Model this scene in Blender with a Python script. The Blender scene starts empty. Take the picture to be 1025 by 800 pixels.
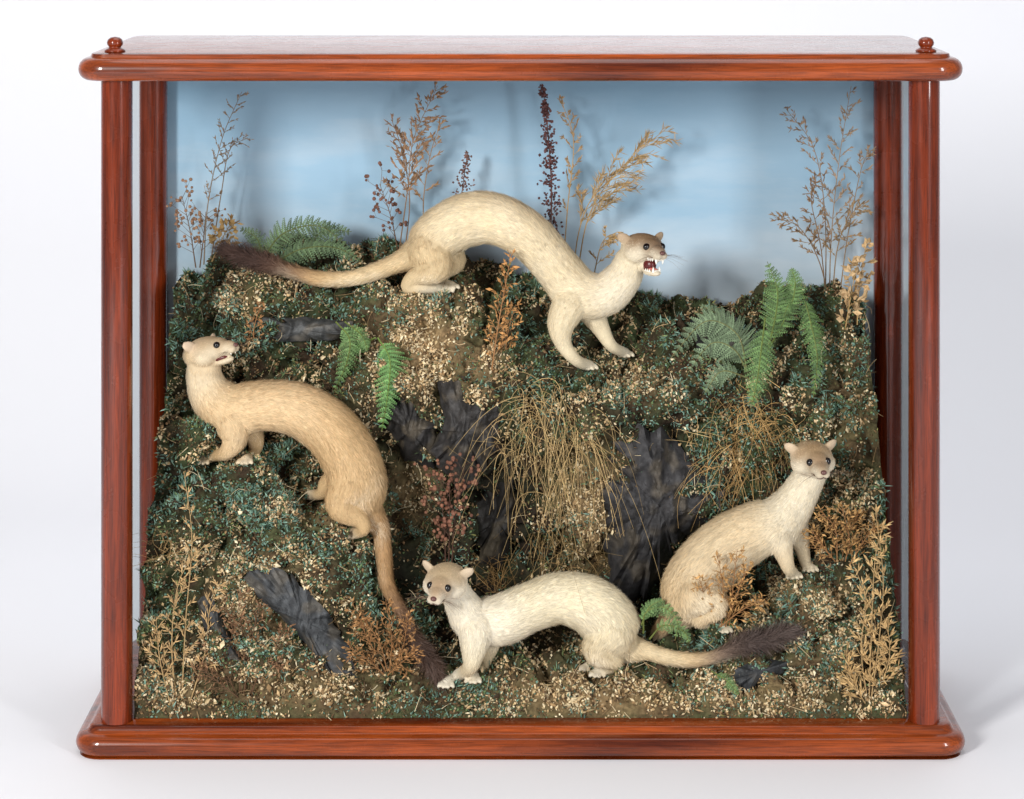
import bpy, math, random
import numpy as np
from mathutils import Vector, noise
from mathutils.bvhtree import BVHTree
from mathutils.kdtree import KDTree
rng=np.random.default_rng(7); random.seed(7)
D=2.3; CZ=.881
def W(px,py,y):
    s=(D+y)/D
    return np.array([(px-521)*s*.001,y,CZ-(py+119)*s*.001])
def proj(P):
    s=(D+P[:,1])/D
    return P[:,0]/s*1000+521,(CZ-P[:,2])/s*1000-119
def S(r,g,b):
    c=np.array([r,g,b])/255.
    return np.where(c<=.04045,c/12.92,((c+.055)/1.055)**2.4)
def nrm(v):
    v=np.asarray(v,float); return v/(np.linalg.norm(v,axis=-1,keepdims=True)+1e-12)
scene=bpy.context.scene
col=scene.collection
# ---------------------------------------------------------------- mesh helper
class MB:
    def __init__(s): s.v=[];s.c=[];s.f={};s.n=0
    def add(s,v,f,c):
        v=np.asarray(v,float).reshape(-1,3); c=np.asarray(c,float)
        if c.ndim==1: c=np.tile(c,(len(v),1))
        s.v.append(v);s.c.append(c)
        for ff in (f if isinstance(f,list) else [f]):
            ff=np.asarray(ff,int)
            s.f.setdefault(ff.shape[1],[]).append(ff+s.n)
        s.n+=len(v)
    def mesh(s,name,origin=(0,0,0),smooth=False):
        V=np.concatenate(s.v)-np.array(origin);C=np.concatenate(s.c)
        C=np.concatenate([C,np.ones((len(C),1))],1)
        me=bpy.data.meshes.new(name)
        me.vertices.add(len(V)); me.vertices.foreach_set('co',V.astype(np.float32).ravel())
        L=[];st=[];o=0
        for k,a in s.f.items():
            a=np.concatenate(a); L.append(a.ravel()); st.append(o+np.arange(len(a))*k); o+=a.size
        L=np.concatenate(L);st=np.concatenate(st)
        me.loops.add(len(L)); me.loops.foreach_set('vertex_index',L.astype(np.int32))
        me.polygons.add(len(st)); me.polygons.foreach_set('loop_start',st.astype(np.int32))
        me.update(calc_edges=True); me.validate()
        at=me.attributes.new('Col','FLOAT_COLOR','POINT')
        at.data.foreach_set('color',C.astype(np.float32).ravel())
        me.polygons.foreach_set('use_smooth',np.full(len(me.polygons),bool(smooth)))
        me.update()
        return me
    def obj(s,name,mat,origin=(0,0,0),parent=None,smooth=False,**kw):
        me=s.mesh(name,origin,smooth); me.materials.append(mat)
        ob=bpy.data.objects.new(name,me); col.objects.link(ob)
        place(ob,origin,parent)
        for k,v in kw.items(): ob[k]=v
        return ob
def place(ob,origin,parent):
    o=Vector([float(a) for a in origin])
    if parent is not None:
        ob.parent=parent; ob.location=o-Vector(parent['wo'])
    else: ob.location=o
    ob['wo']=[float(a) for a in o]
def cr(A,n):
    A=np.asarray(A,float); m=len(A)
    if m==2:
        t=np.linspace(0,1,n)[:,None]; return A[0]*(1-t)+A[1]*t
    P=np.vstack([2*A[0]-A[1],A,2*A[-1]-A[-2]])
    t=np.linspace(0,m-1-1e-6,n); i=t.astype(int); u=(t-i)[:,None]
    p0,p1,p2,p3=P[i],P[i+1],P[i+2],P[i+3]
    return .5*((2*p1)+(-p0+p2)*u+(2*p0-5*p1+4*p2-p3)*u**2+(-p0+3*p1-3*p2+p3)*u**3)
def tube_geo(P,R,k=6,caps=True,round_=False):
    P=np.asarray(P,float);R=np.asarray(R,float)
    if round_:
        a=np.radians([25,50,72])
        t0=nrm(P[0]-P[1]);t1=nrm(P[-1]-P[-2])
        P=np.vstack([[P[0]+t0*R[0]*math.sin(x) for x in a[::-1]],P,[P[-1]+t1*R[-1]*math.sin(x) for x in a]])
        R=np.concatenate([[R[0]*math.cos(x) for x in a[::-1]],R,[R[-1]*math.cos(x) for x in a]])
    n=len(P); T=nrm(np.gradient(P,axis=0))
    N=np.zeros_like(P); up=np.array([0,0,1.]) if abs(T[0][2])<.9 else np.array([1.,0,0])
    N[0]=nrm(np.cross(T[0],up))
    for i in range(1,n):
        v=N[i-1]-T[i]*np.dot(N[i-1],T[i]); N[i]=nrm(v)
    B=np.cross(T,N)
    a=np.linspace(0,2*math.pi,k,endpoint=False)
    V=P[:,None,:]+R[:,None,None]*(np.cos(a)[None,:,None]*N[:,None,:]+np.sin(a)[None,:,None]*B[:,None,:])
    V=V.reshape(-1,3)
    i=np.arange(n-1)[:,None]*k;j=np.arange(k)[None,:];j2=(j+1)%k
    F=np.stack([i+j,i+j2,i+k+j2,i+k+j],-1).reshape(-1,4)
    fs=[F]
    if caps:
        V=np.vstack([V,P[0],P[-1]]);c0=n*k;jj=np.arange(k)
        fs.append(np.stack([(jj+1)%k,jj,np.full(k,c0)],-1))
        fs.append(np.stack([(n-1)*k+jj,(n-1)*k+(jj+1)%k,np.full(k,c0+1)],-1))
    return V,fs
def ell_geo(c,ax,k=14,m=9):
    th=np.linspace(0,math.pi,m+1)[1:-1];ph=np.linspace(0,2*math.pi,k,endpoint=False)
    U=np.stack([np.outer(np.sin(th),np.cos(ph)),np.outer(np.sin(th),np.sin(ph)),np.outer(np.cos(th),np.ones(k))],-1).reshape(-1,3)
    U=np.vstack([U,[0,0,1],[0,0,-1]])
    n=m-1;i=np.arange(n-1)[:,None]*k;j=np.arange(k)[None,:];j2=(j+1)%k
    F=np.stack([i+j,i+k+j,i+k+j2,i+j2],-1).reshape(-1,4);jj=np.arange(k)
    t=np.stack([jj,(jj+1)%k,np.full(k,n*k)],-1);b=np.stack([(n-1)*k+(jj+1)%k,(n-1)*k+jj,np.full(k,n*k+1)],-1)
    return np.asarray(c)+U@np.asarray(ax,float),[F,t,b]
OCT=np.array([[1,0,0],[-1,0,0],[0,1,0],[0,-1,0],[0,0,1],[0,0,-1]],float)
OCF=np.array([[0,2,4],[2,1,4],[1,3,4],[3,0,4],[2,0,5],[1,2,5],[3,1,5],[0,3,5]])
def seeds(mb,P,Dv,L,Wd,C,flat=None):
    P=np.asarray(P,float);n=len(P)
    if n==0:return
    Dv=nrm(Dv);r=rng.normal(size=(n,3));A=nrm(np.cross(Dv,r));B=np.cross(Dv,A)
    L=np.broadcast_to(L,(n,));Wd=np.broadcast_to(Wd,(n,));W2=Wd if flat is None else Wd*flat
    M=np.stack([Dv*L[:,None],A*Wd[:,None],B*W2[:,None]],1)
    V=P[:,None,:]+np.einsum('vk,nkd->nvd',OCT,M)
    F=(OCF[None]+np.arange(n)[:,None,None]*6).reshape(-1,3)
    mb.add(V.reshape(-1,3),F,np.repeat(np.broadcast_to(C,(n,3)),6,0))
def strands(mb,P,d,nv,L,Wd,C,bend=0.,tipc=1.1,tipoff=None,root=.75):
    n=len(P);d=nrm(d);side=nrm(np.cross(d,nv));L=np.broadcast_to(L,(n,))[:,None];Wd=np.broadcast_to(Wd,(n,))[:,None]
    m=P+d*L*.5; t=P+d*L+ -nv*L*bend
    if tipoff is not None: m=m+tipoff*.35;t=t+tipoff
    V=np.stack([P-side*Wd*.5,P+side*Wd*.5,m+side*Wd*.42,m-side*Wd*.42,t],1).reshape(-1,3)
    b=np.arange(n)[:,None]*5
    F4=b+np.array([[0,1,2,3]]);F3=b+np.array([[3,2,4]])
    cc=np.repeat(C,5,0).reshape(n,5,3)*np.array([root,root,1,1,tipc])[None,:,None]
    mb.add(V,[F4,F3],cc.reshape(-1,3))
# ---------------------------------------------------------------- materials
def newmat(name):
    m=bpy.data.materials.new(name);m.use_nodes=True
    nt=m.node_tree;b=nt.nodes['Principled BSDF'];return m,nt,b
def attr_mat(name,rough=.7,noise_amt=.25,scale=300,spec=.3,bump=0):
    m,nt,b=newmat(name);N=nt.nodes;L=nt.links
    a=N.new('ShaderNodeAttribute');a.attribute_name='Col'
    tc=N.new('ShaderNodeTexCoord');no=N.new('ShaderNodeTexNoise');no.inputs['Scale'].default_value=scale;no.inputs['Detail'].default_value=4
    L.new(tc.outputs['Object'],no.inputs['Vector'])
    mr=N.new('ShaderNodeMapRange');mr.inputs['From Min'].default_value=.3;mr.inputs['From Max'].default_value=.7
    mr.inputs['To Min'].default_value=1-noise_amt;mr.inputs['To Max'].default_value=1+noise_amt
    L.new(no.outputs['Fac'],mr.inputs['Value'])
    mx=N.new('ShaderNodeVectorMath');mx.operation='SCALE'
    L.new(a.outputs['Color'],mx.inputs[0]);L.new(mr.outputs['Result'],mx.inputs['Scale'])
    L.new(mx.outputs['Vector'],b.inputs['Base Color'])
    b.inputs['Roughness'].default_value=rough;b.inputs['Specular IOR Level'].default_value=spec
    if bump:
        bp=N.new('ShaderNodeBump');bp.inputs['Strength'].default_value=bump;bp.inputs['Distance'].default_value=.002
        L.new(no.outputs['Fac'],bp.inputs['Height']);L.new(bp.outputs['Normal'],b.inputs['Normal'])
    return m
M_ter=attr_mat('earth_material',.9,.35,220,.1,bump=.8)
M_moss=attr_mat('moss_material',.8,.2,400,.15)
M_plant=attr_mat('dried_plant_material',.65,.2,500,.25)
M_fern=attr_mat('fern_material',.6,.25,300,.3)
M_fur=attr_mat('fur_material',.5,.05,60,.3)
M_skin=attr_mat('hide_material',.8,.08,120,.1)
M_rock=attr_mat('rock_material',.6,.45,110,.3,bump=.6)
M_gloss=attr_mat('glass_eye_material',.06,0,10,.6)
M_wet=attr_mat('mouth_material',.3,.1,300,.5)
def wood(name,axis,c1,c2,rough=.22):
    m,nt,b=newmat(name);N=nt.nodes;L=nt.links
    tc=N.new('ShaderNodeTexCoord');mp=N.new('ShaderNodeMapping')
    sc=[22,22,22];sc[axis]=1.2;mp.inputs['Scale'].default_value=sc
    L.new(tc.outputs['Object'],mp.inputs['Vector'])
    n1=N.new('ShaderNodeTexNoise');n1.inputs['Scale'].default_value=2.2;n1.inputs['Detail'].default_value=8;n1.inputs['Distortion'].default_value=.6
    L.new(mp.outputs['Vector'],n1.inputs['Vector'])
    mp2=N.new('ShaderNodeMapping');s2=[600,600,600];s2[axis]=22;mp2.inputs['Scale'].default_value=s2
    L.new(tc.outputs['Object'],mp2.inputs['Vector'])
    n2=N.new('ShaderNodeTexNoise');n2.inputs['Scale'].default_value=1.5;n2.inputs['Detail'].default_value=3
    L.new(mp2.outputs['Vector'],n2.inputs['Vector'])
    r=N.new('ShaderNodeValToRGB');r.color_ramp.elements[0].position=.3;r.color_ramp.elements[1].position=.72
    r.color_ramp.elements[0].color=(*c1,1);r.color_ramp.elements[1].color=(*c2,1)
    L.new(n1.outputs['Fac'],r.inputs['Fac'])
    mr=N.new('ShaderNodeMapRange');mr.inputs['From Min'].default_value=.35;mr.inputs['From Max'].default_value=.6;mr.inputs['To Min'].default_value=.6;mr.inputs['To Max'].default_value=1.08
    L.new(n2.outputs['Fac'],mr.inputs['Value'])
    v=N.new('ShaderNodeVectorMath');v.operation='SCALE';L.new(r.outputs['Color'],v.inputs[0]);L.new(mr.outputs['Result'],v.inputs['Scale'])
    L.new(v.outputs['Vector'],b.inputs['Base Color'])
    n3=N.new('ShaderNodeTexNoise');n3.inputs['Scale'].default_value=30;n3.inputs['Detail'].default_value=5;L.new(tc.outputs['Object'],n3.inputs['Vector'])
    m3=N.new('ShaderNodeMapRange');m3.inputs['To Min'].default_value=rough-.06;m3.inputs['To Max'].default_value=rough+.2;L.new(n3.outputs['Fac'],m3.inputs['Value']);L.new(m3.outputs['Result'],b.inputs['Roughness'])
    bp=N.new('ShaderNodeBump');bp.inputs['Strength'].default_value=.06;bp.inputs['Distance'].default_value=.0005
    L.new(n2.outputs['Fac'],bp.inputs['Height']);L.new(bp.outputs['Normal'],b.inputs['Normal'])
    b.inputs['Specular IOR Level'].default_value=.2
    b.inputs['Coat Weight'].default_value=.6;b.inputs['Coat Roughness'].default_value=.04
    return m
M_woodh=wood('mahogany_rail_material',0,S(68,20,5),S(168,76,26),.2)
M_woodv=wood('mahogany_post_material',2,S(62,17,5),S(146,56,20),.2)
def glassmat():
    m,nt,b=newmat('glass_material');N=nt.nodes;L=nt.links
    N.remove(b);o=N['Material Output']
    t=N.new('ShaderNodeBsdfTransparent');t.inputs['Color'].default_value=(.76,.80,.81,1)
    g=N.new('ShaderNodeBsdfGlossy');g.inputs['Roughness'].default_value=.03
    f=N.new('ShaderNodeFresnel');f.inputs['IOR'].default_value=1.25
    h=N.new('ShaderNodeMath');h.operation='MULTIPLY';h.inputs[1].default_value=.7;L.new(f.outputs['Fac'],h.inputs[0])
    x=N.new('ShaderNodeMixShader');L.new(h.outputs[0],x.inputs['Fac']);L.new(t.outputs[0],x.inputs[1]);L.new(g.outputs[0],x.inputs[2])
    L.new(x.outputs[0],o.inputs['Surface']);return m
M_glass=glassmat()
def backmat():
    m,nt,b=newmat('painted_sky_material');N=nt.nodes;L=nt.links
    tc=N.new('ShaderNodeTexCoord');sp=N.new('ShaderNodeSeparateXYZ');L.new(tc.outputs['Object'],sp.inputs[0])
    mp=N.new('ShaderNodeMapping');mp.inputs['Scale'].default_value=(2.0,1,8);mp.inputs['Rotation'].default_value=(0,.12,0);L.new(tc.outputs['Object'],mp.inputs['Vector'])
    n=N.new('ShaderNodeTexNoise');n.inputs['Scale'].default_value=1.8;n.inputs['Detail'].default_value=7;n.inputs['Roughness'].default_value=.6;L.new(mp.outputs['Vector'],n.inputs['Vector'])
    mr=N.new('ShaderNodeMapRange');mr.inputs['From Min'].default_value=.72;mr.inputs['From Max'].default_value=.42;L.new(sp.outputs['Z'],mr.inputs['Value'])
    ad=N.new('ShaderNodeMath');ad.operation='MULTIPLY_ADD';ad.inputs[1].default_value=1.3;ad.inputs[2].default_value=-.65;L.new(n.outputs['Fac'],ad.inputs[0])
    a2=N.new('ShaderNodeMath');a2.operation='ADD';L.new(ad.outputs[0],a2.inputs[0]);L.new(mr.outputs['Result'],a2.inputs[1])
    r=N.new('ShaderNodeValToRGB');e=r.color_ramp.elements
    e[0].position=.0;e[0].color=(*S(132,167,191),1);e[1].position=1;e[1].color=(*S(184,199,209),1)
    q=e.new(.5);q.color=(*S(148,179,200),1)
    L.new(a2.outputs[0],r.inputs['Fac']);L.new(r.outputs['Color'],b.inputs['Base Color'])
    b.inputs['Roughness'].default_value=.7;b.inputs['Specular IOR Level'].default_value=.2
    return m
M_back=backmat()
m,nt,b=newmat('studio_paper_material');M_cyc=m
n=nt.nodes.new('ShaderNodeTexNoise');n.inputs['Scale'].default_value=1.2
r=nt.nodes.new('ShaderNodeValToRGB');r.color_ramp.elements[0].color=(.80,.80,.83,1);r.color_ramp.elements[1].color=(.83,.83,.86,1)
nt.links.new(n.outputs['Fac'],r.inputs['Fac']);nt.links.new(r.outputs['Color'],b.inputs['Base Color']);b.inputs['Roughness'].default_value=.8
b.inputs['Specular IOR Level'].default_value=.1
# ---------------------------------------------------------------- studio sweep
mb=MB();prof=[(-4,0),(.9,0)]
for a in np.linspace(0,math.pi/2,14)[1:]: prof.append((.9+.6*math.sin(a),.6-.6*math.cos(a)))
prof.append((1.5,3.6))
prof=np.array(prof);n=len(prof)
V=np.vstack([np.column_stack([np.full(n,-3.5),prof]),np.column_stack([np.full(n,3.5),prof])])
F=np.array([[i,i+n,i+n+1,i+1] for i in range(n-1)])
mb.add(V,F,(1,1,1));mb.obj('studio_backdrop',M_cyc,smooth=True,kind='structure',label='seamless white paper studio sweep under the case',category='backdrop')
# ---------------------------------------------------------------- case
case=bpy.data.objects.new('display_case',None);col.objects.link(case);place(case,(0,.15,0),None)
case['label']='glazed mahogany taxidermy display case on white surface';case['category']='display case'
def rrect(hx,y0,y1,r,k=8):
    pts=[];cx=hx-r
    for (x,y,a0) in ((cx,y1-r,0),(-cx,y1-r,90),(-cx,y0+r,180),(cx,y0+r,270)):
        for a in np.radians(np.linspace(a0,a0+90,k)): pts.append((x+r*math.cos(a),y+r*math.sin(a)))
    return np.array(pts)
def moulding(mb,hx,y0,y1,r,prof,c=(1,1,1)):
    rings=[]
    for o,z in prof:
        R=rrect(hx-o,y0+o,y1-o,max(r-o,.002)); rings.append(np.column_stack([R,np.full(len(R),z)]))
    k=len(rings[0]);V=np.vstack(rings)
    i=np.arange(len(rings)-1)[:,None]*k;j=np.arange(k)[None,:];j2=(j+1)%k
    F=np.stack([i+j,i+j2,i+k+j2,i+k+j],-1).reshape(-1,4)
    caps=np.array([list(range(k))[::-1]]);top=np.array([list(range((len(rings)-1)*k,len(rings)*k))])
    mb.add(V,[F,caps,top],c)
def bull(z0,z1,depth,k=9):
    h=(z1-z0)/2;zc=(z0+z1)/2
    return [(depth-depth*math.cos(a),zc+h*math.sin(a)) for a in np.linspace(-math.pi/2,math.pi/2,k)]
mb=MB()
moulding(mb,.4480,0,.30,.03,[(.016,.6795)]+[(o,z) for o,z in bull(.6797,.7025,.0105,11)]+[(.0125,.7030),(.0135,.7065),(.018,.7075)])
def sharp(ob,ang=35):
    me=ob.data; me.polygons.foreach_set('use_smooth',np.ones(len(me.polygons),bool)); me.set_sharp_from_angle(angle=math.radians(ang))
lid=mb.obj('lid',M_woodh,(0,.15,.68),case);sharp(lid)
for sx in (-1,1):
    mb=MB();cx,cy,z=sx*.4115,.032,.7078
    pr=[(.0,0),(.0105,0),(.0108,.0015),(.009,.003),(.0065,.0038),(.0062,.0052),(.0078,.007),(.0083,.0095),(.0072,.0125),(.0045,.0145),(.0002,.0152)]
    k=20;a=np.linspace(0,2*math.pi,k,endpoint=False)
    V=np.vstack([np.column_stack([cx+max(r,.0001)*np.cos(a),cy+max(r,.0001)*np.sin(a),np.full(k,z+h)]) for r,h in pr])
    i=np.arange(len(pr)-1)[:,None]*k;j=np.arange(k)[None,:];j2=(j+1)%k
    mb.add(V,np.stack([i+j,i+j2,i+k+j2,i+k+j],-1).reshape(-1,4),(1,1,1))
    mb.obj('finial',M_woodv,(cx,cy,z),lid,True)
mb=MB()
moulding(mb,.4500,0,.30,.028,[(.004,.0)]+bull(.001,.0225,.010,11)+[(.0115,.0232),(.0135,.0262),(.0145,.0285),(.017,.0300)])
base=mb.obj('base',M_woodh,(0,.15,0),case);sharp(base,40)
for sx in (-1,1):
    for y,xx,rr in ((.031,.4095,.0158),(.257,.4085,.0155)):
        mb=MB();zz=np.linspace(.0302,.6794,6)
        P=np.column_stack([np.full(6,sx*xx),np.full(6,y),zz])
        V,f=tube_geo(P,np.full(6,rr),32,True);mb.add(V,f,(1,1,1))
        p=mb.obj('post',M_woodv,(sx*xx,y,.03),case);sharp(p,50)
def box(mb,x0,x1,y0,y1,z0,z1,c=(1,1,1)):
    V=[[x,y,z] for x in (x0,x1) for y in (y0,y1) for z in (z0,z1)]
    F=[[0,1,3,2],[4,6,7,5],[0,4,5,1],[2,3,7,6],[0,2,6,4],[1,5,7,3]]
    mb.add(V,np.array(F),c)
def boxobj(name,mat,x0,x1,y0,y1,z0,z1):
    mb=MB();box(mb,x0,x1,y0,y1,z0,z1);return mb.obj(name,mat,((x0+x1)/2,(y0+y1)/2,z0),case)
for sx in(-1,1):
    mb=MB();x=sx*.4095;mb.add([[x,.0475,.0303],[x,.2412,.0303],[x,.2412,.6792],[x,.0475,.6792]],np.array([[0,1,2,3]]),(1,1,1))
    mb.obj('glass_pane',M_glass,(x,.145,.0303),case)
bp=boxobj('back_panel',M_back,-.4075,.4075,.2735,.2785,.0303,.6792)
dz=bp['wo'][2]
for v in bp.data.vertices: v.co.z+=dz
bp.location.z-=dz
# ---------------------------------------------------------------- terrain
colx=[110,160,210,300,370,450,540,600,680,760,810,880,930]
rows={
110:[(722,.034),(690,.045),(600,.07),(500,.10),(400,.14),(330,.19),(300,.262)],
160:[(722,.034),(690,.045),(580,.07),(490,.10),(400,.14),(310,.19),(278,.262)],
210:[(721,.034),(690,.05),(486,.092),(456,.135),(330,.165),(280,.20),(248,.262)],
300:[(721,.034),(690,.05),(525,.090),(478,.155),(350,.16),(312,.2),(236,.262)],
370:[(721,.034),(690,.06),(568,.088),(520,.165),(400,.148),(308,.18),(244,.262)],
450:[(721,.034),(690,.06),(655,.12),(560,.230),(375,.138),(292,.180),(258,.262)],
540:[(721,.034),(686,.07),(655,.12),(560,.240),(425,.128),(362,.175),(278,.262)],
600:[(721,.034),(682,.07),(650,.12),(585,.230),(418,.122),(366,.165),(292,.262)],
680:[(721,.034),(684,.06),(640,.10),(605,.195),(405,.152),(345,.2),(300,.262)],
760:[(721,.034),(690,.055),(618,.088),(580,.145),(400,.160),(345,.2),(298,.262)],
810:[(721,.034),(690,.055),(600,.083),(568,.140),(400,.150),(330,.2),(292,.262)],
880:[(721,.034),(690,.05),(600,.07),(540,.11),(380,.155),(315,.2),(290,.262)],
930:[(721,.034),(690,.05),(600,.07),(520,.11),(380,.155),(315,.2),(292,.262)]}
NX,NS=440,460;XM=.3975
xs=np.linspace(-XM,XM,NX)
CX=np.array([(p-521)*1.05e-3 for p in colx])
nr=7
CY=np.array([[rows[p][i][1] for p in colx] for i in range(nr)])
CZz=np.array([[W(p,*rows[p][i])[2] for p in colx] for i in range(nr)])
CY=np.vstack([CY,np.full(len(colx),.271)]);CZz=np.vstack([CZz,CZz[-1]-.02])
RY=np.array([np.interp(xs,CX,r) for r in CY]);RZ=np.array([np.interp(xs,CX,r) for r in CZz])
def sm(a,k):
    ker=np.ones(k)/k
    return np.array([np.convolve(np.pad(r,k//2,mode='edge'),ker,'valid')[:len(r)] for r in a])
RY=sm(RY,25);RZ=sm(RZ,25)
ctrl=np.stack([RY,RZ],-1)
seg=[.03,.14,.06,.2,.08,.1,.02];cum=np.concatenate([[0],np.cumsum(seg)]);cum/=cum[-1]
ts=np.linspace(0,1,NS);G=np.zeros((NS,NX,2))
for c in range(2):
    for i in range(NX): G[:,i,c]=np.interp(ts,cum,ctrl[:,i,c])
for c in range(2):
    pad=np.pad(G[:,:,c],((4,4),(0,0)),mode='edge');cs=np.cumsum(np.vstack([np.zeros((1,NX)),pad]),0);G[:,:,c]=(cs[9:]-cs[:-9])/9
zz_=np.clip((G[:,:,1]-.05)/.35,0,1)
P=np.zeros((NS,NX,3));P[:,:,0]=xs[None]*(.988-.045*zz_*np.abs(xs[None]/XM)**3);P[:,:,1]=G[:,:,0];P[:,:,2]=G[:,:,1]
du=np.gradient(P,axis=1);dv=np.gradient(P,axis=0);Nn=nrm(np.cross(du,dv))
if Nn[:,:,1].mean()>0:Nn=-Nn
flat=P.reshape(-1,3);h=np.empty(len(flat));crev=np.empty(len(flat))
for i,p in enumerate(flat):
    v=Vector(p)
    a1=noise.noise(v*15);a2=abs(noise.noise(Vector((p[0]*22,p[1]*26,p[2]*34))+Vector((5,3,1))));a3=noise.noise(v*58);a4=noise.noise(v*150)
    a5=abs(noise.noise(v*75+Vector((2,8,3))))
    fr=(p[2]*13+1.5*noise.noise(Vector((p[0]*7,p[1]*4,p[2]*3)))+.25*a3)%1.0
    st=fr/.86 if fr<.86 else (1-fr)/.14
    h[i]=.020*a1+.028*min(a2,.42)-.017+.013*a3+.005*a4+.011*min(a5,.4)+.022*st
    crev[i]=min(1,a2*4.5)*min(1,.35+a5*5)*min(1,.15+fr*4.5)
h=h.reshape(NS,NX)
edge=np.minimum(1,np.arange(NS)/25)[:,None]*np.minimum(1,(NS-1-np.arange(NS))/30)[:,None]
T=P+Nn*(h*np.maximum(edge,.0))[:,:,None]
T[:,:,0]=np.clip(T[:,:,0],-.399,.399)
T[:,:,1]=np.clip(T[:,:,1],.0335,.272);T[:,:,2]=np.maximum(T[:,:,2],.0302)
TV=T.reshape(-1,3)
ii=np.arange(NS-1)[:,None]*NX;jj=np.arange(NX-1)[None,:]
TF=np.stack([ii+jj,ii+jj+1,ii+NX+jj+1,ii+NX+jj],-1).reshape(-1,4)
def blob(px,py,lst):
    w=np.zeros(len(px))
    for (x,y,a,b,s) in lst: w=np.maximum(w,s*np.exp(-(((px-x)/a)**2+((py-y)/b)**2)))
    return w
TAN=[(425,345,48,55,1.),(595,510,30,70,.9),(275,600,60,50,.6),(600,700,90,22,.9),(300,690,120,25,.6),(750,690,90,25,.7),(480,370,25,30,.8),(410,490,25,40,.8),(830,660,60,50,.35),(560,690,60,20,.8),(360,430,30,60,.3),(640,385,40,20,.5),(850,430,30,80,.4),(800,600,50,20,.6),(180,690,40,25,.6),(330,510,40,20,.6),(240,300,30,12,.5),(590,640,50,20,.5)]
DARK=[(500,500,60,100,1.),(655,500,50,85,1),(470,590,60,50,.9),(560,610,60,40,.9),(330,620,40,60,.6),(400,425,50,50,.7),(620,600,40,50,.9),(300,330,60,14,.7),(740,340,40,25,.5),(200,620,20,50,.4),(405,570,28,60,.9),(160,500,20,60,.4),(620,430,25,30,.7)]  # dark rock areas, plus recesses whose shade is painted into the earth colour
BLUE=[(250,490,70,30,1),(450,705,80,20,1),(330,570,60,35,.8),(730,440,80,60,.5),(840,390,40,80,.8),(200,310,50,40,.6),(660,390,80,20,.8),(270,560,60,30,.8),(800,650,80,50,.6),(370,300,60,20,.8),(880,330,30,40,.7),(260,640,60,50,.7),(560,385,50,18,.7),(740,700,60,15,.5)]
def field(P):
    px,py=proj(P)
    return px,py,blob(px,py,TAN),blob(px,py,DARK),blob(px,py,BLUE)
px,py,ft,fd,fb=field(TV)
nz=np.array([noise.noise(Vector(p)*45+Vector((9,2,4))) for p in TV])
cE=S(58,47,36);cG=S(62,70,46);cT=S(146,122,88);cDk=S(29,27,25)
w=np.clip(.5+nz*1.2,0,1)[:,None]
TC=cE*(1-w)+cG*w
tw=np.clip(.85*ft,0,1)[:,None]
TC=TC*(1-tw)+cT*tw
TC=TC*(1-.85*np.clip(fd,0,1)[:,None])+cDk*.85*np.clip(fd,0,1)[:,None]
mb=MB();mb.add(TV,TF,TC)
for j in(0,NX-1):
    e=T[:,j,:];e2=e.copy();e2[:,1]=.2725;e3=(e+e2)/2;V=np.vstack([e,e3,e2]);i=np.arange(NS-1)
    mb.add(V,np.vstack([np.stack([i,i+1,i+1+NS,i+NS],-1),np.stack([i+NS,i+1+NS,i+1+2*NS,i+2*NS],-1)]),cE)
terr=mb.obj('terrain',M_ter,(0,.15,.03),None,True,kind='structure',label='rocky mossy bank of modelled groundwork inside the case',category='groundwork')
tris=np.vstack([TF[:,[0,1,2]],TF[:,[0,2,3]]]);tcrev=crev[tris[:,0]]
bvh=BVHTree.FromPolygons([Vector(v) for v in TV],TF.tolist())
CAM=Vector((0,-D,CZ))
def hit(px,py):
    for k in range(60):
        p=W(px,py+k*2,0);d=(Vector(p)-CAM).normalized()
        r=bvh.ray_cast(CAM,d)
        if r[0] is not None: return np.array(r[0]),np.array(r[1])
    return W(px,py,.2),np.array([0,-1,0.])
def hy(px,py): return hit(px,py)[0][1]
def sample(V,F,n):
    a=V[F[:,0]];b=V[F[:,1]];c=V[F[:,2]];N=np.cross(b-a,c-a);ar=np.linalg.norm(N,axis=1)
    i=rng.choice(len(F),n,p=ar/ar.sum());u=rng.random((n,2));s=u.sum(1)>1;u[s]=1-u[s]
    return a[i]+(b[i]-a[i])*u[:,:1]+(c[i]-a[i])*u[:,1:],nrm(N[i]),i
def pick(pal,n): return pal[rng.integers(0,len(pal),n)]
PG=np.array([S(106,126,84),S(88,108,74),S(124,138,92),S(148,146,90),S(74,88,62),S(110,130,104)])
PB=np.array([S(114,146,130),S(132,162,146),S(98,130,114),S(100,126,102)])
PT=np.array([S(226,206,166),S(206,182,138),S(236,220,184),S(188,160,118),S(164,134,96),S(216,188,146)])
PBR=np.array([S(128,102,74),S(106,84,60),S(148,120,84),S(84,68,52)])
n=230000
Q,N1,ti=sample(TV,tris,n);cv=tcrev[ti]
N1*=np.sign((N1*np.array([0,-1,.6])).sum(1))[:,None]
px,py,ft,fd,fb=field(Q)
cl=np.array([noise.noise(Vector(p)*60) for p in Q])
tn=np.array([noise.noise(Vector(p)*24+Vector((1,5,9))) for p in Q])
keep=(rng.random(n)>fd*.95)&(rng.random(n)>ft*.85)&(Q[:,1]<.266)&(cl+rng.normal(0,.12,n)>-.2)&(rng.random(n)<cv)
Q,N1,fb,cl,tn,ft=Q[keep],N1[keep],fb[keep],cl[keep],tn[keep],ft[keep];n=len(Q)
C=pick(PG,n);mk=rng.random(n)<np.clip(fb*.9+.8*(tn>.1)+.03,0,.93);C[mk]=pick(PB,mk.sum());mk=rng.random(n)<.06+.35*(tn<-.22);C[mk]=pick(PBR,mk.sum())
C=C*rng.uniform(.6,1.25,(n,1))
d=nrm(N1+rng.normal(0,.75,(n,3))+[0,0,.25]);mb=MB()
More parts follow.
